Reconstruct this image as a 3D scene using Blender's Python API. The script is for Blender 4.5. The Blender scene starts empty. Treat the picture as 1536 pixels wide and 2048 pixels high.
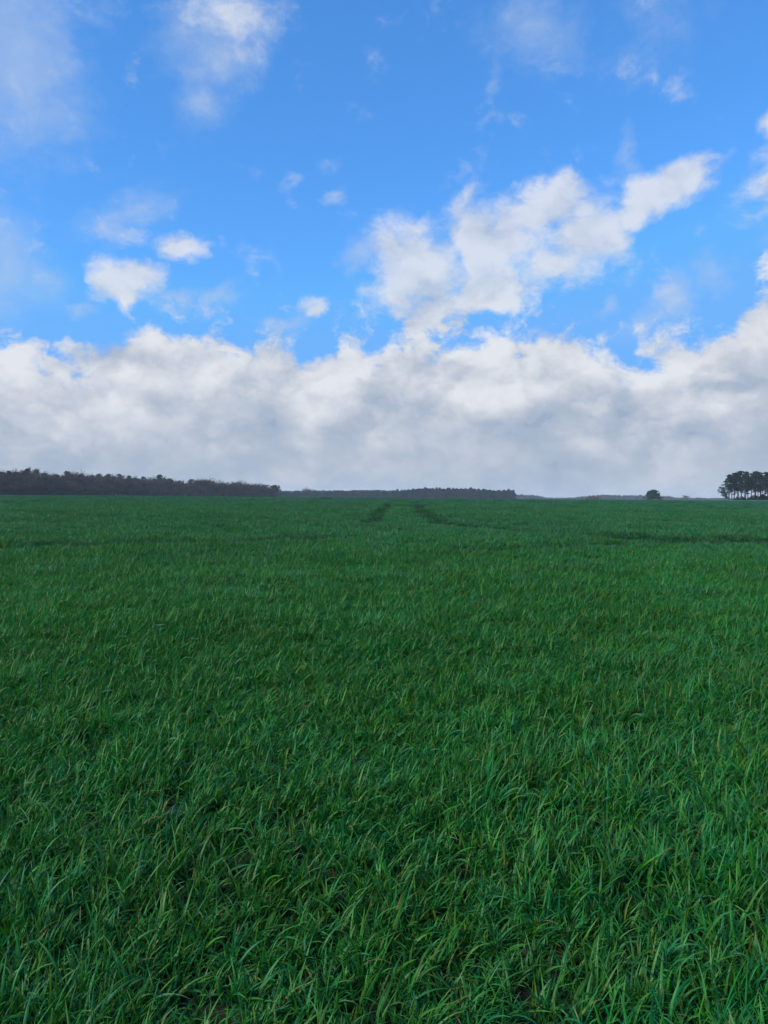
import bpy, math, random
import numpy as np
from mathutils import Vector, Matrix, Euler

# ------------------------------------------------------------------ camera
F, CX, CY, HY = 1547.0, 768.0, 1024.0, 994.0     # focal length, centre, horizon row of the 1536x2048 photograph
EYE = 1.5
sc = bpy.context.scene
col = sc.collection
cam_d = bpy.data.cameras.new("camera"); cam = bpy.data.objects.new("camera", cam_d); col.objects.link(cam)
cam_d.sensor_fit = 'VERTICAL'; cam_d.sensor_height = 36.0; cam_d.lens = 36.0 * F / 2048.0
cam_d.clip_start = 0.05; cam_d.clip_end = 30000.0
PITCH = math.atan((CY - HY) / F)
cam.location = (0, 0, EYE); cam.rotation_euler = (math.pi / 2 - PITCH, 0, 0)
sc.camera = cam

SUN_AZ, SUN_EL = math.radians(-115), math.radians(32)   # behind and to the left of the camera

def pix_dir(px, py):
    a, b = (px - CX) / F, (CY - py) / F
    c, s = math.cos(PITCH), math.sin(PITCH)
    v = Vector((a, c + b * s, -s + b * c)); v.normalize(); return v
def pix_ae(px, py):
    v = pix_dir(px, py); return math.atan2(v.x, v.y), math.asin(v.z)

# ------------------------------------------------------------------ node helper
class NT:
    def __init__(s, tree): s.t = tree; s.n = tree.nodes; s.l = tree.links
    def new(s, typ, **kw):
        n = s.n.new(typ)
        for k, v in kw.items(): setattr(n, k, v)
        return n
    def put(s, sock, v):
        if isinstance(v, bpy.types.NodeSocket): s.l.new(v, sock)
        elif v is not None: sock.default_value = v
    def m(s, op, a, b=None, c=None, clamp=False):
        n = s.new('ShaderNodeMath', operation=op, use_clamp=clamp)
        for i, v in enumerate((a, b, c)):
            if v is not None: s.put(n.inputs[i], v)
        return n.outputs[0]
    def vm(s, op, a, b=None):
        n = s.new('ShaderNodeVectorMath', operation=op)
        s.put(n.inputs[0], a)
        if b is not None: s.put(n.inputs['Scale'] if op == 'SCALE' else n.inputs[1], b)
        return n.outputs['Value'] if op in ('LENGTH', 'DOT_PRODUCT') else n.outputs[0]
    def noise(s, vec, scale, detail=4, rough=.5, dist=0, lac=2.0, color=False):
        n = s.new('ShaderNodeTexNoise', noise_dimensions='3D')
        if vec is not None: s.put(n.inputs['Vector'], vec)
        for k, v in (('Scale', scale), ('Detail', detail), ('Roughness', rough), ('Distortion', dist), ('Lacunarity', lac)):
            s.put(n.inputs[k], v)
        return n.outputs['Color' if color else 'Fac']
    def step(s, v, a, b, lo=0., hi=1., smooth=True):
        n = s.new('ShaderNodeMapRange', interpolation_type='SMOOTHSTEP' if smooth else 'LINEAR')
        for i, x in enumerate((v, a, b, lo, hi)): s.put(n.inputs[i], x)
        return n.outputs[0]
    def mix(s, f, a, b, mode='MIX'):
        n = s.new('ShaderNodeMix', data_type='RGBA', blend_type=mode)
        s.put(n.inputs[0], f); s.put(n.inputs[6], a if isinstance(a, bpy.types.NodeSocket) else (*a, 1)); s.put(n.inputs[7], b if isinstance(b, bpy.types.NodeSocket) else (*b, 1))
        return n.outputs[2]

# ------------------------------------------------------------------ sky
world = bpy.data.worlds.new("World"); sc.world = world; world.use_nodes = True
W = NT(world.node_tree); W.n.clear()
SKY_STRENGTH = 0.07
EXPOSURE = 1.9; EXP = 2 ** EXPOSURE
sky = W.new('ShaderNodeTexSky', sky_type='NISHITA', sun_disc=False, sun_elevation=SUN_EL, sun_rotation=SUN_AZ,
            altitude=0, air_density=1.0, dust_density=0.25, ozone_density=2.6)
hs = W.new('ShaderNodeHueSaturation'); W.l.new(sky.outputs[0], hs.inputs['Color'])
hs.inputs['Saturation'].default_value = 1.12; hs.inputs['Value'].default_value = 1.0
blue = W.mix(1.0, hs.outputs[0], (0.44, 0.76, 1.0), 'MULTIPLY')
SKY_TOP = (.082, .308, .80)
gam = W.new('ShaderNodeGamma'); W.l.new(W.vm('MULTIPLY', blue, tuple(SKY_STRENGTH * EXP / c for c in SKY_TOP)), gam.inputs[0]); gam.inputs[1].default_value = .74   # a gentler rise in brightness towards the horizon
blue = W.vm('MINIMUM', W.vm('MULTIPLY', gam.outputs[0], tuple(c / SKY_STRENGTH / EXP for c in SKY_TOP)), tuple(c / SKY_STRENGTH / EXP for c in (.165, .46, .99)))

D = W.new('ShaderNodeTexCoord').outputs['Generated']
sep = W.new('ShaderNodeSeparateXYZ'); W.l.new(D, sep.inputs[0])
az = W.m('ARCTAN2', sep.outputs[0], sep.outputs[1]); el = W.m('ARCSINE', sep.outputs[2])
stretch = W.new('ShaderNodeMapping'); W.l.new(D, stretch.inputs[0]); stretch.inputs['Scale'].default_value = (1, 1, 1.35)
P = stretch.outputs[0]
warp = W.vm('SUBTRACT', W.noise(P, 9, 3, .55, color=True), (.5, .5, .5))
fine = W.vm('SUBTRACT', W.noise(P, 46, 3, .62, color=True), (.5, .5, .5))
Pw = W.vm('ADD', P, W.vm('ADD', W.vm('SCALE', warp, .05), W.vm('SCALE', fine, .020)))
N = W.noise(Pw, 16, 7, .62)                                            # billows
sun_off = (-.018, 0., .034)
vo = W.new('ShaderNodeTexVoronoi', voronoi_dimensions='3D', feature='F1'); W.put(vo.inputs['Vector'], Pw); vo.inputs['Scale'].default_value = 30; vo.inputs['Detail'].default_value = 1.5; vo.inputs['Roughness'].default_value = .55
billow = W.m('SUBTRACT', .45, vo.outputs['Distance'])
N = W.m('MULTIPLY_ADD', billow, .08, W.m('ADD', N, .012))
N1 = W.noise(Pw, 11, 5, .5)
N2 = W.noise(W.vm('ADD', Pw, sun_off), 11, 5, .5)                   # the same billows a step towards the sun
Nl = W.noise(Pw, 6, 6, .55)                                         # broad light and shade
qc = W.new('ShaderNodeCombineXYZ'); W.l.new(az, qc.inputs[0]); W.l.new(el, qc.inputs[1])
q = W.vm('ADD', qc.outputs[0], W.vm('ADD', W.vm('SCALE', warp, .085), W.vm('SCALE', fine, .02)))

def blob(px, py, rx, ry, rot=0., strength=1.):
    a, e = pix_ae(px, py)
    mp = W.new('ShaderNodeMapping', vector_type='TEXTURE'); W.l.new(q, mp.inputs[0])
    mp.inputs['Location'].default_value = (a, e, 0); mp.inputs['Rotation'].default_value = (0, 0, math.radians(rot))
    mp.inputs['Scale'].default_value = (rx / F * 1.5, ry / F * 1.5, 1)
    g = W.new('ShaderNodeTexGradient', gradient_type='SPHERICAL'); W.l.new(mp.outputs[0], g.inputs[0])
    return W.m('MULTIPLY', g.outputs['Fac'], strength) if strength != 1. else g.outputs['Fac']
def union(bl):
    r = bl[0]
    for b in bl[1:]: r = W.m('SMOOTH_MAX', r, b, .12)
    return r

# top edge of the long cloud bank, as elevation over azimuth
prof = [(0, 672), (80, 692), (150, 694), (200, 688), (260, 662), (310, 645), (370, 648), (430, 664), (560, 668), (640, 690), (700, 672),
        (745, 690), (800, 672), (880, 684), (960, 664), (1030, 668), (1100, 648), (1160, 664), (1215, 692), (1280, 706), (1340, 680), (1440, 668), (1480, 612), (1510, 570), (1536, 556)]
fc = W.new('ShaderNodeFloatCurve'); cur = fc.mapping.curves[0]
def fcx(px): return pix_ae(px, 680)[0] + .5
def fcy(px, py): return pix_ae(px, py)[1] * 3.0
pts = [(0.0, fcy(0, 690))] + [(fcx(x), fcy(x, y)) for x, y in prof] + [(1.0, fcy(1536, 690))]
while len(cur.points) < len(pts): cur.points.new(.5, .5)
for p_, (x, y) in zip(cur.points, pts): p_.location = (x, y)
fc.mapping.update()
W.l.new(W.m('ADD', az, .5, clamp=True), fc.inputs['Value'])
eltop = W.m('DIVIDE', fc.outputs[0], 3.0)
rel = W.m('SUBTRACT', W.m('ADD', eltop, .009), el)                                      # above 0: inside the bank
bank = W.m('MINIMUM', W.m('MULTIPLY', rel, 12.), 1.1)

big = union([blob(830, 535, 98, 88, 0, .95), blob(785, 508, 58, 40, 0, .85), blob(880, 615, 100, 50, 0, .85), blob(985, 485, 82, 88, 30, .97), blob(1085, 415, 118, 46, 0, .97), blob(1170, 450, 90, 62, 0, .92),
             blob(1105, 522, 85, 46, 25, .86), blob(985, 575, 105, 54, 25, .92), blob(1265, 422, 115, 46, 20, .95), blob(1370, 378, 76, 42, 12, .9), blob(1408, 356, 38, 32, 0, .78),
             blob(252, 560, 60, 42, 0, .9), blob(262, 598, 36, 46, 0, .66), blob(1550, 365, 46, 60, 0, .8), blob(1550, 268, 36, 36, 0, .75), blob(362, 503, 58, 22, -8, .76), blob(620, 632, 36, 28, 0, .7), blob(445, 40, 80, 60, 40, .42)])
thick = W.m('SMOOTH_MAX', bank, W.m('MULTIPLY', W.m('SUBTRACT', big, .31), 2.0), .1)
high = W.noise(P, 2.6, 3, .5)
amp = 2.3
dens = W.m('MULTIPLY_ADD', W.m('SUBTRACT', N, .5), amp, thick)
a_thick = W.m('MULTIPLY', W.step(dens, W.step(rel, -.05, .0, -.42, -.10), W.step(rel, -.05, .0, .70, .38)), W.step(rel, -.06, .02, .84, 1.))
thin = union([blob(40, 110, 130, 210, 0, .95), blob(0, 530, 75, 110, 0, 1.), blob(70, 560, 90, 70, 0, .7), blob(430, 70, 120, 95, 30, 1.), blob(480, 20, 90, 60, 0, .9), blob(410, 190, 70, 60, 0, .8), blob(250, 410, 150, 50, 28, .7),
              blob(1090, 50, 150, 90, 0, .75), blob(1300, 60, 190, 110, 0, .5), blob(705, 512, 46, 44, 0, .9), blob(680, 395, 36, 18, 20, .8), blob(345, 612, 45, 25, 0, .95), blob(430, 618, 70, 30, 25, .85),
              blob(915, 415, 62, 16, 42, .95), blob(1000, 165, 30, 40, 0, .6), blob(1345, 600, 60, 45, 30, .95), blob(1425, 565, 45, 40, 0, .85), blob(1210, 610, 26, 34, 0, .8), blob(1270, 320, 22, 55, 0, .75),
              blob(160, 612, 40, 22, 0, .8), blob(560, 655, 80, 30, 0, .8), blob(1290, 650, 90, 40, 30, .7), blob(200, 60, 60, 60, 0, .5), blob(1520, 480, 50, 40, 0, .5)])
high_c = W.m('MULTIPLY', W.m('SUBTRACT', high, .60), 2.2)
d_thin = W.m('MULTIPLY_ADD', W.m('SUBTRACT', N, .5), 1.3, W.m('MULTIPLY', W.m('SUBTRACT', W.m('MAXIMUM', thin, high_c), .34), 1.3))
a_thin = W.m('MULTIPLY', W.step(d_thin, -.22, .85), .56)
puffs = union([blob(400, 762, 75, 34, 15), blob(1010, 758, 95, 34, 38), blob(1310, 752, 60, 24), blob(690, 722, 150, 46, 10, .8), blob(330, 680, 75, 34, 0, .9), blob(288, 855, 44, 22, 0, .8), blob(770, 888, 44, 16, 0, .7),
               blob(1180, 884, 75, 24, 8, .85), blob(190, 768, 60, 20, 10, .8), blob(640, 840, 65, 30, 25, .7), blob(1420, 818, 70, 20, 8, .75), blob(962, 690, 55, 30, 20, 1.), blob(30, 705, 60, 40, 0, .8), blob(1505, 640, 40, 60, 0, .7), blob(1160, 720, 90, 26, 30, .6), blob(110, 850, 60, 24, 10, .5)])
shades = union([blob(1440, 766, 64, 22), blob(235, 720, 60, 30), blob(590, 700, 60, 40, 0, .6), blob(1060, 700, 60, 26, 35, .8), blob(850, 570, 70, 40, 60, .8), blob(1000, 830, 200, 22, 0, .7), blob(1350, 870, 110, 18, 5, .6), blob(500, 830, 120, 30, 0, .6)])

relief = W.m('SUBTRACT', N1, N2)
depth = W.step(rel, .0, .16)                                        # 0 at the bank's top, 1 deep inside it
calm = W.step(rel, .06, .19, 1., .5)                                # the bank flattens to even grey towards the horizon
calm = W.m('MULTIPLY', calm, W.step(rel, -.03, .0, .85, 1.))
L = W.m('MULTIPLY', W.m('MULTIPLY_ADD', relief, 2.0, W.m('MULTIPLY_ADD', W.m('SUBTRACT', N, .5), 1.25, W.m('MULTIPLY', W.m('SUBTRACT', Nl, .5), 1.0))), calm)
L = W.m('ADD', L, W.m('MULTIPLY_ADD', depth, -.40, W.step(rel, -.03, .01, .90, .74)))
L = W.m('ADD', W.m('MULTIPLY_ADD', W.m('MULTIPLY', W.m('ADD', billow, .22), calm), .32, L), W.step(rel, .07, .19, 0., -.24))
L = W.m('MULTIPLY_ADD', L, .74, .19)
L = W.m('MULTIPLY_ADD', puffs, .40, W.m('MULTIPLY_ADD', shades, -.42, L))
ramp = W.new('ShaderNodeValToRGB'); W.put(ramp.inputs[0], L)
cr = ramp.color_ramp; cr.interpolation = 'B_SPLINE'
cr.elements[0].position = .02; cr.elements[0].color = (.335, .425, .565, 1)
cr.elements[1].position = 1.0; cr.elements[1].color = (.81, .835, .885, 1)
e = cr.elements.new(.52); e.color = (.57, .615, .70, 1)
cloud = W.vm('SCALE', ramp.outputs[0], 1.0 / SKY_STRENGTH / EXP)
veil = W.vm('SCALE', (.47, .59, .80), 1.0 / SKY_STRENGTH / EXP)                # thin high veils
comp = W.mix(a_thick, W.mix(a_thin, blue, veil), cloud)
bg = W.new('ShaderNodeBackground'); W.put(bg.inputs[0], comp); bg.inputs[1].default_value = SKY_STRENGTH
out = W.new('ShaderNodeOutputWorld'); W.l.new(bg.outputs[0], out.inputs[0])
world.cycles.sampling_method = 'MANUAL'; world.cycles.sample_map_resolution = 512

# sun, veiled by the cloud above the field
sl = bpy.data.lights.new("sun", 'SUN'); sl.energy = 1.5; sl.angle = math.radians(25); sl.color = (1, .95, .87)
so = bpy.data.objects.new("sun", sl); col.objects.link(so); so.location = (-30, -30, 60)
sv = Vector((math.sin(SUN_AZ) * math.cos(SUN_EL), math.cos(SUN_AZ) * math.cos(SUN_EL), math.sin(SUN_EL)))
so.rotation_euler = (-sv).to_track_quat('-Z', 'Y').to_euler()

vs = sc.view_settings
sc.display_settings.display_device = 'sRGB'
vs.view_transform = 'Standard'; vs.look = 'None'; vs.exposure = EXPOSURE; vs.gamma = 1.0
try: vs.use_curve_mapping = False
except Exception: pass
cy = sc.cycles
cy.max_bounces = 5; cy.diffuse_bounces = 3; cy.glossy_bounces = 2; cy.transmission_bounces = 3; cy.transparent_max_bounces = 4; cy.volume_bounces = 1
cy.caustics_reflective = False; cy.caustics_refractive = False

# ------------------------------------------------------------------ terrain
def sm(x): x = np.clip(x, 0, 1); return x * x * (3 - 2 * x)
def ground_z(x, y):
    x = np.asarray(x, float); y = np.asarray(y, float)
    r = np.maximum(np.hypot(x, y), 1e-6)
    base = 1.12 * (1 - np.exp(-np.maximum(y, 0) / 24.)) * sm((y + 2) / 6.)
    tilt = -0.0085 * 110 * np.tanh(x / 110.) * sm((r - 5) / 40.)
    roll = .035 * np.sin(x * .21 + 1.3) * np.sin(y * .17 + .4) + .018 * np.sin(x * .63 + y * .41) + .012 * np.sin(y * .9 - x * .37)
    far = -0.25 * sm((r - 130) / 250.) - 9. * sm((r - 410) / 650.)
    return base + tilt + roll * sm((r - 1.5) / 5.) + far

def tag(o, label=None, cat=None, group=None, kind=None):
    for k, v in (('label', label), ('category', cat), ('group', group), ('kind', kind)):
        if v: o[k] = v
    return o
def mesh_obj(name, me, mat=None, parent=None, link=True):
    o = bpy.data.objects.new(name, me)
    if link: col.objects.link(o)
    if mat and not me.materials: me.materials.append(mat)
    o.parent = parent
    return o
def np_mesh(name, verts, faces, smooth=False):
    me = bpy.data.meshes.new(name); me.from_pydata(verts if isinstance(verts, list) else verts.tolist(), [], faces if isinstance(faces, list) else faces.tolist())
    if smooth: me.polygons.foreach_set('use_smooth', [True] * len(me.polygons))
    me.update(); return me

# tramlines: the wheel tracks left in the crop, as polylines on the ground
def ground_hit(px, py):
    v = pix_dir(px, py); t = 2.0
    for _ in range(4000):
        if EYE + v.z * t < ground_z(v.x * t, v.y * t) + .13: break
        t *= 1.004
        if t > 150: break
    return np.array([v.x * t, v.y * t])
TRACKS = [[(786, 1000), (776, 1008), (762, 1019), (748, 1032), (735, 1043)], [(690, 1066), (600, 1070), (450, 1075), (250, 1079), (60, 1086), (-60, 1090)],
          [(822, 1000), (832, 1008), (845, 1019), (862, 1031), (890, 1042)], [(890, 1042), (960, 1050), (1100, 1060), (1260, 1069), (1400, 1073), (1590, 1074)],
          [(1590, 1080), (1330, 1079), (1060, 1088), (900, 1093)]]
TRK = []
for tr in TRACKS:
    w = [ground_hit(*p) for p in tr]
    seg = []
    for a, b in zip(w[:-1], w[1:]):
        n = max(2, int(np.linalg.norm(b - a) / .25)); seg += [a + (b - a) * i / n for i in range(n)]
    seg = np.array(seg)
    k = np.ones(9) / 9.; pad = np.pad(seg, ((4, 4), (0, 0)), mode='edge')
    TRK.append(np.stack([np.convolve(pad[:, i], k, 'valid') for i in (0, 1)], 1))
TRK_W = [.40, .7, .42, .68, .4]
def track_amount(x, y):
    """1 in the middle of a wheel track, 0 away from it"""
    x = np.asarray(x, float); y = np.asarray(y, float); res = np.zeros(x.shape)
    for t, wd in zip(TRK, TRK_W):
        for i in range(0, len(x), 4000):
            d = np.sqrt(np.min((x[i:i + 4000, None] - t[None, :, 0]) ** 2 + (y[i:i + 4000, None] - t[None, :, 1]) ** 2, axis=1))
            res[i:i + 4000] = np.maximum(res[i:i + 4000], 1 - sm((d - wd * .45) / (wd * 1.1)))
    return res

def material(name):
    m = bpy.data.materials.new(name); m.use_nodes = True; n = NT(m.node_tree); n.n.clear(); return m, n
def finish(n, shader):
    o = n.new('ShaderNodeOutputMaterial'); n.l.new(shader, o.inputs[0])
def principled(n, color, rough=.6, spec=.5, normal=None):
    p = n.new('ShaderNodeBsdfPrincipled'); n.put(p.inputs['Base Color'], color if isinstance(color, bpy.types.NodeSocket) else (*color, 1)); n.put(p.inputs['Roughness'], rough); n.put(p.inputs['Specular IOR Level'], spec)
    if normal is not None: n.put(p.inputs['Normal'], normal)
    return p.outputs[0]

# field: soil near the camera, crop-coloured beyond the built blades
FAR_R = 150.0
m_field, n = material('field_soil')
pos = n.new('ShaderNodeNewGeometry').outputs['Position']
nz = n.noise(pos, 3.0, 6, .65); nb = n.noise(pos, .05, 4, .55)
soil = n.mix(nz, (.009, .010, .005), (.020, .019, .010))
crop = n.mix(nb, (.034, .104, .076), (.044, .122, .088))
dist = n.vm('LENGTH', pos)
f = n.step(dist, FAR_R - 25, FAR_R)
bump = n.new('ShaderNodeBump'); n.put(bump.inputs['Height'], nz); bump.inputs['Strength'].default_value = .6; bump.inputs['Distance'].default_value = .03
finish(n, principled(n, n.mix(f, soil, crop), .9, .2, bump.outputs[0]))
rs = [0.0]; r = .6
while r < 9000: rs.append(r); r *= 1.05 if r < 400 else 1.2
NA = 240
vv = [(0, 0, float(ground_z(0, 0)))]
for r in rs[1:]:
    a = np.arange(NA) * 2 * np.pi / NA; x, y = r * np.sin(a), r * np.cos(a)
    vv += list(zip(x.tolist(), y.tolist(), ground_z(x, y).tolist()))
ff = [(0, 1 + (i + 1) % NA, 1 + i) for i in range(NA)]
for j in range(len(rs) - 2):
    a, b = 1 + j * NA, 1 + (j + 1) * NA
    ff += [(a + i, a + (i + 1) % NA, b + (i + 1) % NA, b + i) for i in range(NA)]
tag(mesh_obj('field', np_mesh('field', vv, ff, True), m_field), 'wide gently rising field of dark soil under the young green crop', kind='structure')

# ------------------------------------------------------------------ geometry-node scatter of unlinked prototypes
def scatter(name, protos, pts, rot, scl, idx, shade=None):
    """ONE object whose points carry copies of the prototype meshes"""
    pc = bpy.data.collections.new(name + '_kinds')
    for i, me in enumerate(protos):
        o = bpy.data.objects.new('%s_kind_%02d' % (name, i), me); pc.objects.link(o)
    me = bpy.data.meshes.new(name); k = len(pts)
    me.vertices.add(k); me.vertices.foreach_set('co', np.asarray(pts, np.float32).ravel())
    a = me.attributes.new('rot', 'FLOAT_VECTOR', 'POINT'); a.data.foreach_set('vector', np.asarray(rot, np.float32).ravel())
    a = me.attributes.new('scl', 'FLOAT_VECTOR', 'POINT'); a.data.foreach_set('vector', np.asarray(scl, np.float32).ravel())
    a = me.attributes.new('kindex', 'INT', 'POINT'); a.data.foreach_set('value', np.asarray(idx, np.int32))
    me.update()
    o = mesh_obj(name, me)
    ng = bpy.data.node_groups.new(name, 'GeometryNodeTree')
    ng.interface.new_socket('Geometry', in_out='INPUT', socket_type='NodeSocketGeometry')
    ng.interface.new_socket('Geometry', in_out='OUTPUT', socket_type='NodeSocketGeometry')
    N_, L_ = ng.nodes, ng.links
    gi, go = N_.new('NodeGroupInput'), N_.new('NodeGroupOutput')
    ci = N_.new('GeometryNodeCollectionInfo'); ci.inputs['Collection'].default_value = pc
    ci.inputs['Separate Children'].default_value = True; ci.inputs['Reset Children'].default_value = True
    iop = N_.new('GeometryNodeInstanceOnPoints'); iop.inputs['Pick Instance'].default_value = True
    def attr(nm, t):
        q_ = N_.new('GeometryNodeInputNamedAttribute'); q_.data_type = t; q_.inputs['Name'].default_value = nm
        return [s for s in q_.outputs if s.enabled and s.name == 'Attribute'][0]
    e2r = N_.new('FunctionNodeEulerToRotation'); L_.new(attr('rot', 'FLOAT_VECTOR'), e2r.inputs[0])
    L_.new(gi.outputs[0], iop.inputs['Points']); L_.new(ci.outputs[0], iop.inputs['Instance'])
    L_.new(attr('kindex', 'INT'), iop.inputs['Instance Index']); L_.new(e2r.outputs[0], iop.inputs['Rotation']); L_.new(attr('scl', 'FLOAT_VECTOR'), iop.inputs['Scale'])
    L_.new(iop.outputs[0], go.inputs[0])
    md = o.modifiers.new('scatter', 'NODES'); md.node_group = ng
    return o

# ------------------------------------------------------------------ crop blades
m_blade, n = material('crop_blade')
vc = n.new('ShaderNodeAttribute', attribute_name='tint').outputs['Color']
pos = n.new('ShaderNodeNewGeometry').outputs['Position']
big_n = n.noise(pos, .35, 3, .55); med_n = n.noise(pos, 1.7, 3, .6)
rnd = n.new('ShaderNodeObjectInfo').outputs['Random']
hsv = n.new('ShaderNodeHueSaturation'); n.put(hsv.inputs['Color'], vc)
n.put(hsv.inputs['Hue'], n.m('MULTIPLY_ADD', n.m('SUBTRACT', med_n, .5), .06, n.m('MULTIPLY_ADD', n.m('SUBTRACT', rnd, .5), .02, .5)))
n.put(hsv.inputs['Saturation'], n.m('MULTIPLY_ADD', rnd, .16, .92))
n.put(hsv.inputs['Value'], n.m('ADD', n.m('MULTIPLY_ADD', big_n, .45, .62), n.m('MULTIPLY', n.m('SUBTRACT', med_n, .5), .5)))
cc = hsv.outputs[0]
p = principled(n, cc, .48, .24)
tr = n.new('ShaderNodeBsdfTranslucent'); n.put(tr.inputs[0], n.mix(1., cc, (1.25, 1.15, .55), 'MULTIPLY'))
mx = n.new('ShaderNodeMixShader'); mx.inputs[0].default_value = .33; n.l.new(p, mx.inputs[1]); n.l.new(tr.outputs[0], mx.inputs[2])
finish(n, mx.outputs[0])

TONE = (1.12, 1., .85)                                                             # leaf tint: plain near, painted haze farther out, painted shade in tracks
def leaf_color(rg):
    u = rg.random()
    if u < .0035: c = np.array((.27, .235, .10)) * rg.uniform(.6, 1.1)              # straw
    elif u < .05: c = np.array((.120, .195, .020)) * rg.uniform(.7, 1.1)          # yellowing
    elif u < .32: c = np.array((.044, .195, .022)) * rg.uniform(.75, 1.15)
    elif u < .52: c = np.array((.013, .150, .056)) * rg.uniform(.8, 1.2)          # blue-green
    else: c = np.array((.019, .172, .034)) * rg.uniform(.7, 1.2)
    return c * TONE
def leaf(rg, base, segs, fold, lean_dir, V, Fc, C, hscale=1.0):
    Lh = (rg.uniform(.045, .12) if rg.random() < .9 else rg.uniform(.12, .18)) * hscale
    w = rg.uniform(.0023, .0057)
    az_ = lean_dir + rg.normal(0, 1.5)
    th = abs(rg.normal(.30, .28)); bend = rg.uniform(.1, 1.5) if rg.random() < .78 else rg.uniform(1.6, 2.9)
    twist = rg.normal(0, .9)
    c0 = leaf_color(rg); tipc = c0 * (1.12, 1.06, .95); old = rg.random() < .015
    p_ = np.array(base, float); side0 = np.array((-math.sin(az_), math.cos(az_), 0.))
    n0 = len(V); k = 3 if fold else 2
    for i in range(segs + 1):
        t = i / segs
        ang = th + bend * t ** 1.7
        d = np.array((math.sin(ang) * math.cos(az_), math.sin(ang) * math.sin(az_), math.cos(ang)))
        up = np.cross(d, side0)
        s_ = side0 * math.cos(twist * t) + up * math.sin(twist * t); nn = np.cross(s_, d)
        ww = w * min(1., (1 - t) ** .62 * 1.15) * (.55 + .45 * min(1, t * 4)) if t < 1 else .0004
        cc_ = c0 * (1 - t) + tipc * t
        if t < .12: cc_ = c0 * (1.15, 1.1, .9)
        if old and t > .8: cc_ = np.array((.20, .18, .06))
        if fold:
            V += [p_ - s_ * ww, p_ + nn * ww * -.32, p_ + s_ * ww]
        else:
            V += [p_ - s_ * ww, p_ + s_ * ww]
        C += [cc_] * k
        if i < segs:
            a = n0 + i * k
            for j in range(k - 1): Fc.append((a + j, a + j + 1, a + k + j + 1, a + k + j))
            p_ = p_ + d * Lh / segs
def blade_mesh(name, V, Fc, C):
    me = np_mesh(name, [tuple(v) for v in V], Fc, True)
    a = me.color_attributes.new('tint', 'FLOAT_COLOR', 'POINT')
    a.data.foreach_set('color', np.concatenate([np.array(C), np.ones((len(C), 1))], 1).astype(np.float32).ravel())
    me.materials.append(m_blade); return me
rg = np.random.default_rng(7)
tufts = []
for k in range(44):
    V, Fc, C = [], [], []
    nplants = rg.integers(3, 6)
    for _ in range(nplants):
        bx, by = rg.normal(0, .018, 2); ld = rg.normal(0, .5)
        for _ in range(rg.integers(4, 7)):
            leaf(rg, (bx + rg.normal(0, .006), by + rg.normal(0, .006), -.01), 7, True, ld, V, Fc, C)
    tufts.append(blade_mesh('crop_tuft', V, Fc, C))
def patch(rad, count, segs, seed, wmul=1.0):
    g = np.random.default_rng(seed); V, Fc, C = [], [], []
    for _ in range(count):
        rr, aa = rad * math.sqrt(g.random()), g.random() * 6.283
        bx, by = rr * math.cos(aa), rr * math.sin(aa); ld = g.normal(0, .5)
        for _ in range(5): leaf(g, (bx + g.normal(0, .01), by + g.normal(0, .01), -.01), segs, False, ld, V, Fc, C)
    return blade_mesh('crop_patch', V, Fc, C)
TONE = (1.15, .96, 1.75)  # bluer tint paints some distance haze into the middle crop's leaves
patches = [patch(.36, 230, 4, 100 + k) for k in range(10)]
TONE = (1.3, .95, 2.7)  # stronger blue: haze and sheen painted into the far leaf colour
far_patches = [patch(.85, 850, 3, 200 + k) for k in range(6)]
TONE = (.70, .55, 1.0)  # darker leaves: the shade inside the wheel tracks is painted into their colour
shade_tint_patches = [patch(.2, 60, 4, 300 + k) for k in range(5)]

def vnoise(x, y, s, seed):
    """smooth value noise, 0..1"""
    g = np.random.default_rng(seed); tab = g.random((64, 64))
    xs, ys = x / s + 1000, y / s + 1000; xi, yi = np.floor(xs).astype(int), np.floor(ys).astype(int); fx, fy = sm(xs - xi), sm(ys - yi)
    t = lambda i, j: tab[i % 64, j % 64]
    return (t(xi, yi) * (1 - fx) + t(xi + 1, yi) * fx) * (1 - fy) + (t(xi, yi + 1) * (1 - fx) + t(xi + 1, yi + 1) * fx) * fy
def wedge(r0, r1, density, g, margin=1.5):
    """random points on the ground between two distances, inside the view and a step round it"""
    n_ = int((2 * (.58 * r1 + margin)) * (r1 - r0) * density)
    x = g.uniform(-(.58 * r1 + margin), .58 * r1 + margin, n_); y = g.uniform(r0, r1, n_)
    k = np.abs(x) < .58 * np.maximum(y, 0) + margin
    return x[k], y[k]
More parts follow.
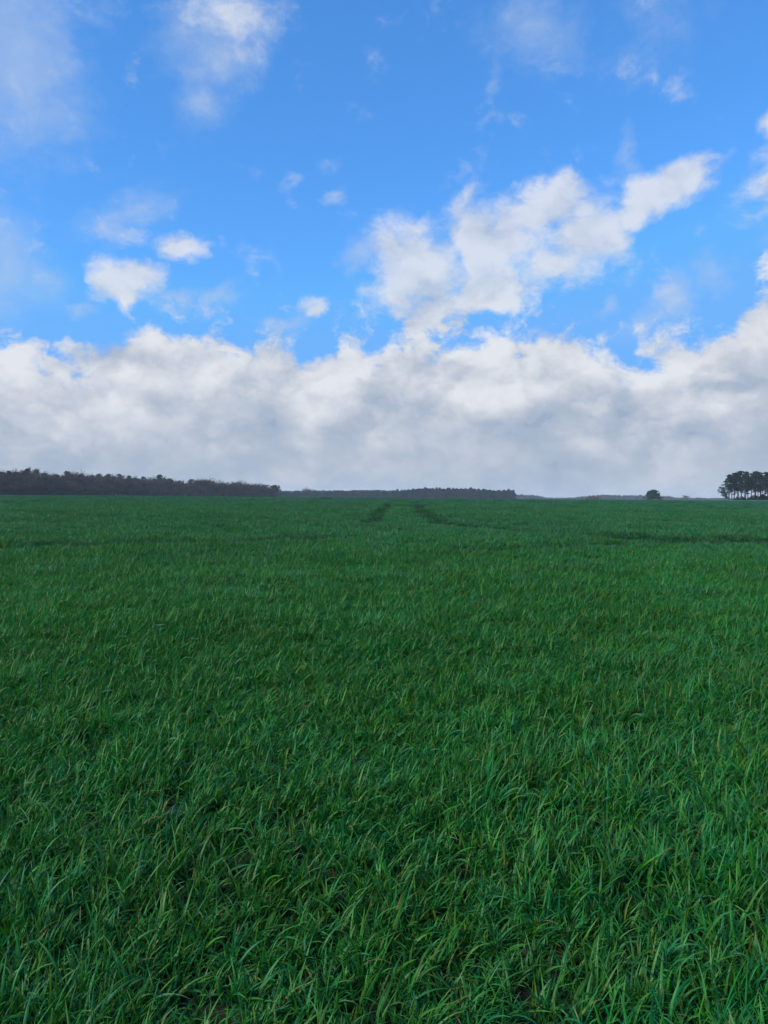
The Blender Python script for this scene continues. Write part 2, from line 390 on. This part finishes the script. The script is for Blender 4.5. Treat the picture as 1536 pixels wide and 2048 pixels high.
def crop(name, protos, r0, r1, density, seed, tuft, fade_in=None, fade_out=None):
    g = np.random.default_rng(seed)
    x, y = wedge(r0, r1, density, g)
    ta = track_amount(x, y)
    h = .52 + .62 * vnoise(x, y, .30, 11) + .34 * vnoise(x, y, 1.1, 12) + .2 * vnoise(x, y, 4.5, 13) - .1
    keep = g.random(len(x)) > sm((ta - .25) / .4) * .93
    if fade_in: keep &= g.random(len(x)) < sm((y - fade_in[0]) / (fade_in[1] - fade_in[0]))        # neighbouring distance tints mingle
    if fade_out: keep &= g.random(len(x)) > sm((y - fade_out[0]) / (fade_out[1] - fade_out[0]))
    if tuft: keep &= (vnoise(x, y, .16, 14) + vnoise(x, y, .5, 15) * .7) > .28 * g.random(len(x)) + .03
    x, y, ta, h = x[keep], y[keep], ta[keep], h[keep]
    s = h * g.uniform(.82, 1.18, len(x)) * (1 - .66 * ta)
    rz = (vnoise(x, y, 1.2, 16) - .5) * 4.0 + .15 + g.normal(0, 1.2, len(x))
    rot = np.stack([g.normal(0, .07, len(x)), g.normal(.04, .07, len(x)), rz], 1)
    scl = np.stack([.9 + .2 * s, .9 + .2 * s, s], 1) if tuft else np.stack([np.ones(len(x)), np.ones(len(x)), s], 1)
    return scatter(name, protos, np.stack([x, y, ground_z(x, y)], 1), rot, scl, g.integers(0, len(protos), len(x)))
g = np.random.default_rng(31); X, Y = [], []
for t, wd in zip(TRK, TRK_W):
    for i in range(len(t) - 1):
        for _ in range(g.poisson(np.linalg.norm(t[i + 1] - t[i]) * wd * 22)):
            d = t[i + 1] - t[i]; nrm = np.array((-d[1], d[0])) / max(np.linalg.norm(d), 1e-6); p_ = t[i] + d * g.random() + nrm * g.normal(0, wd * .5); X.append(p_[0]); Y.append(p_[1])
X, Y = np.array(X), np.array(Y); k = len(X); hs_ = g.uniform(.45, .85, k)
o = scatter('trodden_crop', shade_tint_patches, np.stack([X, Y, ground_z(X, Y)], 1), np.stack([g.normal(0, .1, k), g.normal(0, .1, k), g.uniform(0, 6.28, k)], 1), np.stack([np.ones(k), np.ones(k), hs_], 1), g.integers(0, 5, k))
tag(o, 'trodden crop, tinted darker for shade, along the curving wheel tracks across the field', 'wheel tracks', kind='stuff')
o = crop('crop_grass', tufts, .9, 21., 470, 1, True, None, (8., 21.))
tag(o, 'dense young green crop blades filling the foreground of the field', 'grass', kind='stuff')
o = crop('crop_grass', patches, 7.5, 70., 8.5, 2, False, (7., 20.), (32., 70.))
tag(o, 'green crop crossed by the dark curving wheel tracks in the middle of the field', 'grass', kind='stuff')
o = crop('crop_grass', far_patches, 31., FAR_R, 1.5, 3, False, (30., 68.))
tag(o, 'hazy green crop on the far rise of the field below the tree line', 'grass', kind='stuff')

# ------------------------------------------------------------------ trees
def leaf_mat(name, a, b, rough=.75, scale=.6, transl=.15):
    m, n = material(name)
    pos = n.new('ShaderNodeNewGeometry').outputs['Position']
    oi = n.new('ShaderNodeObjectInfo').outputs['Random']
    c = n.mix(n.noise(pos, scale, 3, .6), a, b)
    h = n.new('ShaderNodeHueSaturation'); n.put(h.inputs['Color'], c); n.put(h.inputs['Value'], n.m('MULTIPLY_ADD', oi, .7, .65)); n.put(h.inputs['Hue'], n.m('MULTIPLY_ADD', oi, .07, .465))
    p = principled(n, h.outputs[0], rough, .2)
    if transl:
        t = n.new('ShaderNodeBsdfTranslucent'); n.put(t.inputs[0], h.outputs[0])
        mx = n.new('ShaderNodeMixShader'); mx.inputs[0].default_value = transl; n.l.new(p, mx.inputs[1]); n.l.new(t.outputs[0], mx.inputs[2]); p = mx.outputs[0]
    finish(n, p); return m
m_needle = leaf_mat('pine_needles', (.009, .022, .018), (.019, .038, .026))
m_broad = leaf_mat('evergreen_leaves', (.008, .024, .015), (.018, .038, .020))
m_twig = leaf_mat('bare_twigs', (.030, .022, .018), (.092, .058, .042), .9, .07, 0)
m_red = leaf_mat('red_twigs', (.070, .022, .020), (.115, .038, .032), .85, .5, .1)
m_brush = leaf_mat('brush_twigs', (.045, .031, .029), (.080, .056, .045), .9, .12, 0)
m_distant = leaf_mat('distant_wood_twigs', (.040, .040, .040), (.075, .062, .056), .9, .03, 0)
m_bark = leaf_mat('bark', (.026, .021, .019), (.050, .038, .032), .9, 1.2, 0)

def tube(V, Fc, pts, rad, sides=5):
    n0 = len(V); up = Vector((.13, .21, 1)).normalized()
    for i, p_ in enumerate(pts):
        d = (pts[min(i + 1, len(pts) - 1)] - pts[max(i - 1, 0)]).normalized()
        a = d.cross(up); a = a.normalized() if a.length > 1e-3 else Vector((1, 0, 0)); b = d.cross(a)
        for k in range(sides):
            t = 6.2832 * k / sides; V.append(tuple(p_ + (a * math.cos(t) + b * math.sin(t)) * rad[i]))
    for i in range(len(pts) - 1):
        for k in range(sides):
            Fc.append((n0 + i * sides + k, n0 + i * sides + (k + 1) % sides, n0 + (i + 1) * sides + (k + 1) % sides, n0 + (i + 1) * sides + k))
def clump(V, Fc, c, rx, rz, count, size, R):
    """leaf-sized faces spread through a small ellipsoid, denser at its rim"""
    for _ in range(count):
        d = Vector((R.gauss(0, 1), R.gauss(0, 1), R.gauss(0, 1))).normalized() * (R.random() ** .45)
        p_ = c + Vector((d.x * rx, d.y * rx, d.z * rz)); s = size * R.uniform(.55, 1.3)
        u = Vector((R.gauss(0, 1), R.gauss(0, 1), R.gauss(0, .8))).normalized(); v = u.cross(Vector((R.gauss(0, 1), R.gauss(0, 1), R.gauss(0, 1)))).normalized()
        n0 = len(V); V += [tuple(p_ - u * s), tuple(p_ + v * s * .5), tuple(p_ + u * s), tuple(p_ - v * s * .5)]; Fc.append((n0, n0 + 1, n0 + 2, n0 + 3))
def pine_meshes(seed, H=15., cb=.32, spread=3.4, low_side=None, dens=1.):
    """tall bare trunk, limbs that sweep up and end in flat needle clumps"""
    R = random.Random(seed); TV, TF, CV, CF = [], [], [], []
    lean = Vector((R.uniform(-.05, .05), R.uniform(-.05, .05), 1)); pts = []
    for i in range(9):
        t = i / 8; pts.append(lean * (H * .95 * t) + Vector((math.sin(t * 5 + seed), math.cos(t * 4 + seed), 0)) * .18 * t)
    tube(TV, TF, pts, [.27 * (1 - .82 * i / 8) + (.10 if i == 0 else 0) for i in range(9)], 7)
    nl = 32
    for i in range(nl):
        t = cb + (1 - cb) * ((i + R.random()) / nl)
        k = t * 8; j = min(int(k), 7); p0 = pts[j].lerp(pts[j + 1], k - j)
        prof = math.sin(min(1., (t - cb) / (1 - cb) * 1.05 + .16) * math.pi) ** .55
        ln = spread * max(.22, prof) * R.uniform(.55, 1.15); a = i * 2.4 + R.uniform(-.5, .5)
        rise = R.uniform(-.1, .45) + t * .45
        p2 = p0 + Vector((math.cos(a) * ln, math.sin(a) * ln, ln * rise)); p1 = p0.lerp(p2, .5) + Vector((0, 0, -.12 * ln))
        tube(TV, TF, [p0, p1, p2], [.085, .06, .025], 4)
        for c, sz in ((p2, 1.), (p0.lerp(p2, .62) + Vector((R.uniform(-.5, .5), R.uniform(-.5, .5), .25)), .85), (p2 + Vector((R.uniform(-.9, .9), R.uniform(-.9, .9), R.uniform(-.2, .6))), .6)):
            r = R.uniform(.65, 1.15) * sz
            clump(CV, CF, c, r, r * .55, int(30 * sz * dens), .30, R)
    clump(CV, CF, pts[-1] + Vector((0, 0, .1)), 1.1, .7, 60, .30, R)
    for i in range(3):                                                   # dead snags below the crown
        j = R.randint(1, 3); p0 = pts[j]; a = R.random() * 6.28
        tube(TV, TF, [p0, p0 + Vector((math.cos(a), math.sin(a), .2)) * R.uniform(.4, 1.3)], [.05, .015], 3)
    if low_side is not None:                                             # the outermost pine keeps branches almost to the ground
        for i in range(15):
            k = (.10 + .42 * i / 15) * 8; j = int(k); p0 = pts[j].lerp(pts[j + 1], k - j); a = low_side + R.uniform(-.55, .55); ln = (1.4 + 3.4 * math.sin(min(1, i / 11) * 1.5)) * R.uniform(.75, 1.1)
            p2 = p0 + Vector((math.cos(a) * ln, math.sin(a) * ln, R.uniform(-.5, .5))); tube(TV, TF, [p0, p2], [.07, .025], 4)
            for c in (p2, p0.lerp(p2, .7)):
                r = R.uniform(.6, .95); clump(CV, CF, c, r, r * .7, 34, .28, R)
    return np_mesh('pine_trunk', TV, TF, True), np_mesh('pine_crown', CV, CF)
def bare_meshes(seed, H=12., spread=.9, twig=1., twig_size=.34):
    """leafless broadleaf: forking limbs and a haze of twigs"""
    R = random.Random(seed); TV, TF, CV, CF = [], [], [], []
    def grow(p_, d, ln, r, lev):
        bend = Vector((R.gauss(0, .16), R.gauss(0, .16), R.gauss(.05, .1)))
        mid = p_ + d * ln * .5; end = mid + (d + bend).normalized() * ln * .5
        V, Fc = (TV, TF) if lev < 3 else (CV, CF)
        tube(V, Fc, [p_, mid, end], [r, r * .82, r * .62], 6 if lev == 0 else (4 if lev < 3 else 3))
        if lev == 4:
            for _ in range(int(5 * twig)):
                q_ = p_.lerp(end, R.random()); dd = ((end - p_).normalized() + Vector((R.gauss(0, .6), R.gauss(0, .6), R.gauss(.15, .5)))).normalized()
                s = twig_size * R.uniform(.7, 2.2); w = dd.cross(Vector((R.gauss(0, 1), R.gauss(0, 1), R.gauss(0, 1)))).normalized() * .045
                n0 = len(CV); CV.extend([tuple(q_ - w), tuple(q_ + w), tuple(q_ + dd * s)]); CF.append((n0, n0 + 1, n0 + 2))
            return
        for k in range((4, 4, 3, 3)[lev] + (R.random() < .4)):
            a = R.random() * 6.283; sp = R.uniform(.35, .95) * spread
            nd = (d + Vector((math.cos(a) * sp, math.sin(a) * sp, R.uniform(-.15, .25)))).normalized()
            grow(p_.lerp(end, R.uniform(.55, 1.)), nd, ln * R.uniform(.6, .85), r * .58, lev + 1)
    grow(Vector((0, 0, 0)), Vector((R.gauss(0, .04), R.gauss(0, .04), 1)), H * .33, H * .024, 0)
    zm = max(v[2] for v in CV); k = H / zm
    TV = [tuple(c * k for c in v) for v in TV]; CV = [tuple(c * k for c in v) for v in CV]
    return np_mesh('bare_tree_trunk', TV, TF, True), np_mesh('bare_tree_crown', CV, CF)
def place_tree(name, meshes, mats, x, y, scale, rz, label, group=None, cat='tree', sink=.1):
    e_ = bpy.data.objects.new(name, None); col.objects.link(e_)
    e_.location = (x, y, float(ground_z(x, y)) - sink); e_.rotation_euler = (0, 0, rz); e_.scale = scale if isinstance(scale, tuple) else (scale,) * 3
    tag(e_, label, cat, group)
    for nm, me, mt in zip(('trunk', 'crown'), meshes, mats):
        if me is not None: mesh_obj(nm, me, mt, e_)
    return e_
def at(px, dist): return (px - CX) / F * dist, dist
def height_for(px, py, dist):
    """metres from the ground at that distance up to a pixel row"""
    x, y = at(px, dist); v = pix_dir(px, py); t = y / v.y
    return EYE + v.z * t - float(ground_z(x, y))
PM, BM = (m_bark, m_needle), (m_bark, m_twig)
R = random.Random(5)
pines = [pine_meshes(20 + k, 15., R.uniform(.2, .36), R.uniform(3.3, 4.4)) for k in range(6)]
far_pines = [pine_meshes(40 + k, 15., .18, R.uniform(2.4, 3.2), dens=.8) for k in range(4)]
bares = [bare_meshes(60 + k, 12., R.uniform(.75, 1.05)) for k in range(5)]

# the pine clump on the right
edge = pine_meshes(99, 13., .36, 2.9, low_side=math.pi)
CD = 390.
x, y = at(1458, CD)
place_tree('pine_tree', edge, PM, x, y, height_for(1456, 947, CD) / 13.4, 0, 'outermost pine of the right clump, with low branches reaching left over the field')
clump_spec = [(1468, 943, 6), (1475, 946, 14), (1483, 940, 0), (1489, 941, 10), (1496, 946, 20), (1502, 944, 4), (1509, 940, 12), (1516, 941, 0), (1522, 943, 16), (1529, 942, 6), (1536, 944, 14),
              (1545, 942, 2), (1556, 945, 10), (1568, 941, 5), (1582, 944, 12), (1600, 943, 4)]
for i, (px, py, dd) in enumerate(clump_spec):
    x, y = at(px, CD + dd); h = height_for(px, py, CD + dd)
    place_tree('pine_tree', pines[i % 6], PM, x, y, h / 15.4, i * 1.9, 'dark pine with bare trunk inside the tall clump at the right edge', 'pines of the right clump')
# a loose second rank, seen between the trunks
for i in range(9):
    px = 1466 + i * 14 + R.uniform(-4, 4); dd = R.uniform(26, 48); x, y = at(px, CD + dd)
    place_tree('pine_tree', pines[(i + 3) % 6], PM, x, y, (height_for(px, 948, CD + dd) / 15.4), i * 2.3, 'dark pine with bare trunk inside the tall clump at the right edge', 'pines of the right clump')

# rounded evergreen standing alone
def dome_meshes(seed, W_, H, stems=6):
    R = random.Random(seed); TV, TF, CV, CF = [], [], [], []
    tube(TV, TF, [Vector((0, 0, 0)), Vector((.1, 0, H * .3)), Vector((.2, .1, H * .8))], [.38, .28, .08], 7)
    for i in range(190):
        a = R.random() * 6.283; t = R.random() ** .8; z = H * (.06 + .86 * t)
        rmax = W_ * .5 * math.sqrt(max(.05, 1 - (max(0, t - .18) / .84) ** 2)) * (.86 + .20 * math.sin(a * 3 + seed) + .10 * math.sin(a * 7 + 5 * t))
        rr = rmax * R.uniform(.5, 1.0); c = Vector((math.cos(a) * rr, math.sin(a) * rr, z))
        if i % 4 == 0: tube(TV, TF, [Vector((.1, 0, z * .6)), c], [.07, .02], 4)
        r = R.uniform(.6, 1.25); clump(CV, CF, c, r, r * .7, 48, .30, R)
    return np_mesh('dome_trunk', TV, TF, True), np_mesh('dome_crown', CV, CF)
LD = 560.; x, y = at(1306, LD); hh = height_for(1306, 977, LD)
place_tree('evergreen_tree', dome_meshes(3, 13., hh * .94), (m_bark, m_broad), x, y, 1., .6, 'rounded dark evergreen standing alone on the skyline left of the pine clump')
x, y = at(1188, 620.); hh = height_for(1188, 990, 620.)
def bush_meshes(seed, W_, H, count, faces, size):
    R = random.Random(seed); TV, TF, CV, CF = [], [], [], []
    for i in range(count):
        a = R.random() * 6.283; rr = W_ * .5 * math.sqrt(R.random()); z = H * (1 - (rr / (W_ * .5)) ** 2 * .75) * R.uniform(.3, .95)
        c = Vector((math.cos(a) * rr, math.sin(a) * rr * .5, z)); clump(CV, CF, c, .8, .7, faces, size, R)
        if i % 3 == 0: tube(TV, TF, [Vector((0, 0, 0)), Vector((c.x * .6, c.y * .6, .3)), c], [.09, .06, .02], 4)
    return np_mesh('bush_stems', TV, TF, True), np_mesh('bush_crown', CV, CF)
place_tree('bush', bush_meshes(8, 16., hh, 80, 34, .26), (m_bark, m_red), x, y, 1., 0, 'low reddish brown bush on the skyline left of the lone evergreen', cat='bush')

# the long wood on the left: skyline pines and end trees one by one, the brown mass before them as one
ltop = [(-260, 936), (-60, 938), (0, 939), (40, 938), (75, 937), (100, 943), (150, 944), (180, 944), (220, 946), (250, 949), (310, 952), (345, 956), (380, 957), (406, 955), (430, 960), (455, 962), (480, 960), (505, 963), (530, 965), (545, 969), (558, 973)]
def ldist(px): return 430. + (px / 555.) * 270. if px > 0 else 430. + px * .25
def bumpy(px): return 2.2 * math.sin(px * .071 + 1) + 1.6 * math.sin(px * .163 + 2) + 1.2 * math.sin(px * .31)
def top_at(tab, px): return float(np.interp(px, [a for a, b in tab], [b for a, b in tab]))
px = -70.
i = 0
while px < 385:
    d = ldist(px) + R.uniform(25, 45); x, y = at(px, d); h = height_for(px, top_at(ltop, px) + bumpy(px) + R.uniform(-1., 5.), d)
    k = i % 4; place_tree('pine_tree', far_pines[k], PM, x, y, (h / 15.4 * R.uniform(1.15, 1.7),) * 2 + (h / 15.4,), R.random() * 6, 'dark pine top showing on the skyline of the long brown wood at the left', 'skyline pines of the left wood')
    px += R.choice((R.uniform(5, 9), R.uniform(8, 14), R.uniform(14, 24))); i += 1
px = 392.
while px < 540:
    d = ldist(px) + R.uniform(-4, 25); x, y = at(px, d); h = height_for(px, top_at(ltop, px) + R.uniform(-.8, 2.5), d)
    k = i % 5; place_tree('bare_tree', bares[k], BM, x, y, (h / 12. * R.uniform(1., 1.3),) * 2 + (h / 12.,), R.random() * 6, 'leafless brown tree near the low right end of the left wood', 'bare trees at the end of the left wood')
    px += R.uniform(9, 15); i += 1
x, y = at(549, 700.); h = height_for(552, 970, 700.)
place_tree('pine_tree', pine_meshes(123, 10., .55, 3.6), PM, x, y, h / 10.3, 1.2, 'flat topped dark pine at the very right end of the left wood')

def stuff_wood(name, protos, mats, spec, label, cat='wood'):
    """one mass of trees nobody could tell apart"""
    pts, rot, scl, idx, pm = [], [], [], [], []
    for k, (t_, c_) in enumerate(protos):
        vt = np.array([v.co[:] for v in t_.vertices]); vcn = np.array([v.co[:] for v in c_.vertices])
        V = [tuple(v) for v in np.concatenate([vt, vcn])]
        Fc = [tuple(p_.vertices) for p_ in t_.polygons] + [tuple(j + len(vt) for j in p_.vertices) for p_ in c_.polygons]
        me = np_mesh(name + '_tree', V, Fc); me.materials.append(mats[0]); me.materials.append(mats[1])
        me.polygons.foreach_set('material_index', [0] * len(t_.polygons) + [1] * len(c_.polygons)); pm.append(me)
    for (x, y, sxy, sz) in spec:
        pts.append((x, y, float(ground_z(x, y)) - .15)); rot.append((0, 0, R.random() * 6.28)); scl.append((sxy, sxy, sz)); idx.append(R.randrange(len(pm)))
    return tag(scatter(name, pm, pts, rot, scl, idx), label, cat, kind='stuff')
thicket = [bush_meshes(300 + k, 7., 4.5, 34, 40, .30) for k in range(4)]
spec = []
for row, (dd, fr) in enumerate(((-8, .55), (2, .7), (11, .82), (20, .92), (32, .96))):
    px = -300.
    while px < 548:
        d = ldist(px) + dd + R.uniform(-4, 4); x, y = at(px, d); h = height_for(px, top_at(ltop, px) + bumpy(px) * .8, d) * fr * R.uniform(.78, 1.12)
        spec.append((x, y, h / 12. * R.uniform(1., 1.3), h / 12.)); px += R.uniform(4.5, 8.)
stuff_wood('bare_wood', bares, BM, spec, 'long purplish brown mass of bare trees across the left of the horizon')
spec = []
px = -300.
while px < 550:
    for dd in (-10, 2):
        d = ldist(px) + dd; x, y = at(px, d); s_ = R.uniform(.6, 1.1) * (1 + max(0, px - 200) / 350 * .6); spec.append((x, y, s_, s_))
    px += R.uniform(5, 8)
stuff_wood('undergrowth', thicket, (m_bark, m_brush), spec, 'low brown brush along the foot of the left wood', 'undergrowth')

spec = []
for i in range(46):
    px = 1462 + 150 * R.random() ** .8; d = CD + R.uniform(2, 45); x, y = at(px, d); s_ = R.uniform(.22, .5) if px < 1505 else R.uniform(.35, .85); spec.append((x, y, s_, s_))
stuff_wood('undergrowth', thicket, (m_bark, m_broad), spec, 'dark low shrubs between the trunks of the right pine clump', 'undergrowth')
# the pine wood in the middle distance
MD = 1000.
mtop = [(780, 981), (795, 978), (812, 978), (830, 975), (845, 974), (900, 975), (945, 974), (960, 976), (975, 977), (1000, 979), (1015, 977), (1028, 977), (1033, 982)]
px = 786.
i = 0
while px < 1030:
    d = MD + R.uniform(-6, 10); x, y = at(px, d); h = height_for(px, top_at(mtop, px) + R.uniform(-.9, 1.9), d)
    place_tree('pine_tree', far_pines[i % 4], PM, x, y, (h / 15.4 * 1.15,) * 2 + (h / 15.4,), R.random() * 6, 'dark pine in the dense wood at the centre of the horizon', 'pines of the centre wood')
    px += R.uniform(5, 9); i += 1
spec = []
for dd in (12, 24, 38):
    px = 784.
    while px < 1026:
        d = MD + dd; x, y = at(px, d); h = height_for(px, top_at(mtop, px) + 2.5, d); spec.append((x, y, h / 15.4 * 1.3, h / 15.4)); px += R.uniform(5, 8)
stuff_wood('pine_wood', far_pines, PM, spec, 'dense dark inside of the pine wood at the centre of the horizon')
spec = []
px = 560.
while px < 1034:
    d = MD - 16 + R.uniform(-6, 4); x, y = at(px, d); s_ = R.uniform(.8, 1.5); spec.append((x, y, s_, s_ * 1.1)); px += R.uniform(5, 8)
stuff_wood('undergrowth', thicket, (m_bark, m_brush), spec, 'low brown brush along the foot of the centre woods', 'undergrowth')
ftop = [(540, 981), (640, 980), (700, 980), (740, 979), (835, 981)]
spec = []
for dd in (0, 14, 30):
    px = 545.
    while px < 840:
        d = 1060 + dd; x, y = at(px, d); h = height_for(px, top_at(ftop, px) + R.uniform(-.6, 1.5), d); spec.append((x, y, h / 15.4 * 1.25, h / 15.4)); px += R.uniform(4, 7)
stuff_wood('pine_wood', far_pines, PM, spec, 'low even line of distant dark pines left of the centre wood')
spec = []
for dd in (-26, -14):
    px = 545.
    while px < 860:
        d = 1060 + dd; x, y = at(px, d); h = 8.5 * R.uniform(.7, 1.1); spec.append((x, y, h / 12. * 1.3, h / 12.)); px += R.uniform(4, 8)
stuff_wood('bare_wood', bares, BM, spec, 'brown bare trees below the distant pine line left of centre')
x, y = at(613, 1010.); h = height_for(613, 972, 1010.)
place_tree('bare_tree', bare_meshes(71, 12., 1.1), BM, x, y, h / 12., 0, 'pale leafless tree rising above the distant wood beyond the end of the left wood')

# low far country on the right
FD = 1700.
rtop = [(1020, 987), (1045, 988), (1070, 989), (1082, 991), (1090, 994), (1130, 994.5), (1150, 993), (1175, 990.5), (1205, 987), (1225, 989), (1290, 989), (1335, 991), (1350, 994), (1440, 995), (1470, 995), (1620, 993)]
spec = []
for dd in (0, 40, 90):
    px = 1015.
    while px < 1640:
        d = FD + dd; x, y = at(px, d); h = max(2.5, height_for(px, top_at(rtop, px) + R.uniform(-.5, 1.4), d)); spec.append((x, y, max(1.2, h / 4.8 * R.uniform(.8, 1.5)), h / 4.8)); px += R.uniform(4, 6.5)
stuff_wood('distant_wood', thicket, (m_bark, m_distant), spec, 'faint blue grey line of far woods and hedges along the right horizon')
for px, py, lab in ((1373, 989, 'pale round leafless tree between the lone evergreen and the pine clump'), (1397, 992.5, 'small dark round tree just right of the pale leafless one')):
    d = 1100.; x, y = at(px, d); h = height_for(px, py, d)
    place_tree('bare_tree', bares[1 if px < 1380 else 3], (m_bark, m_twig if px < 1380 else m_distant), x, y, (h / 12. * 1.5,) * 2 + (h / 12.,), 0, lab)

# ------------------------------------------------------------------ haze
HAZE = 0.00014
if HAZE:
    x0, x1, y0, y1, z0, z1 = -2400, 2400, -400, 2600, -11., 26.
    V = [(x, y, z) for z in (z0, z1) for x, y in ((x0, y0), (x1, y0), (x1, y1), (x0, y1))]
    hz = np_mesh('haze', V, [(3, 2, 1, 0), (4, 5, 6, 7), (0, 1, 5, 4), (1, 2, 6, 5), (2, 3, 7, 6), (3, 0, 4, 7)])
    m, n = material('haze_air'); pv = n.new('ShaderNodeVolumePrincipled'); pv.inputs['Color'].default_value = (.74, .87, 1, 1); pv.inputs['Density'].default_value = HAZE
    o_ = n.new('ShaderNodeOutputMaterial'); n.l.new(pv.outputs[0], o_.inputs['Volume'])
    tag(mesh_obj('haze', hz, m), 'thin pale blue haze over the whole field and woods', 'haze', kind='stuff')
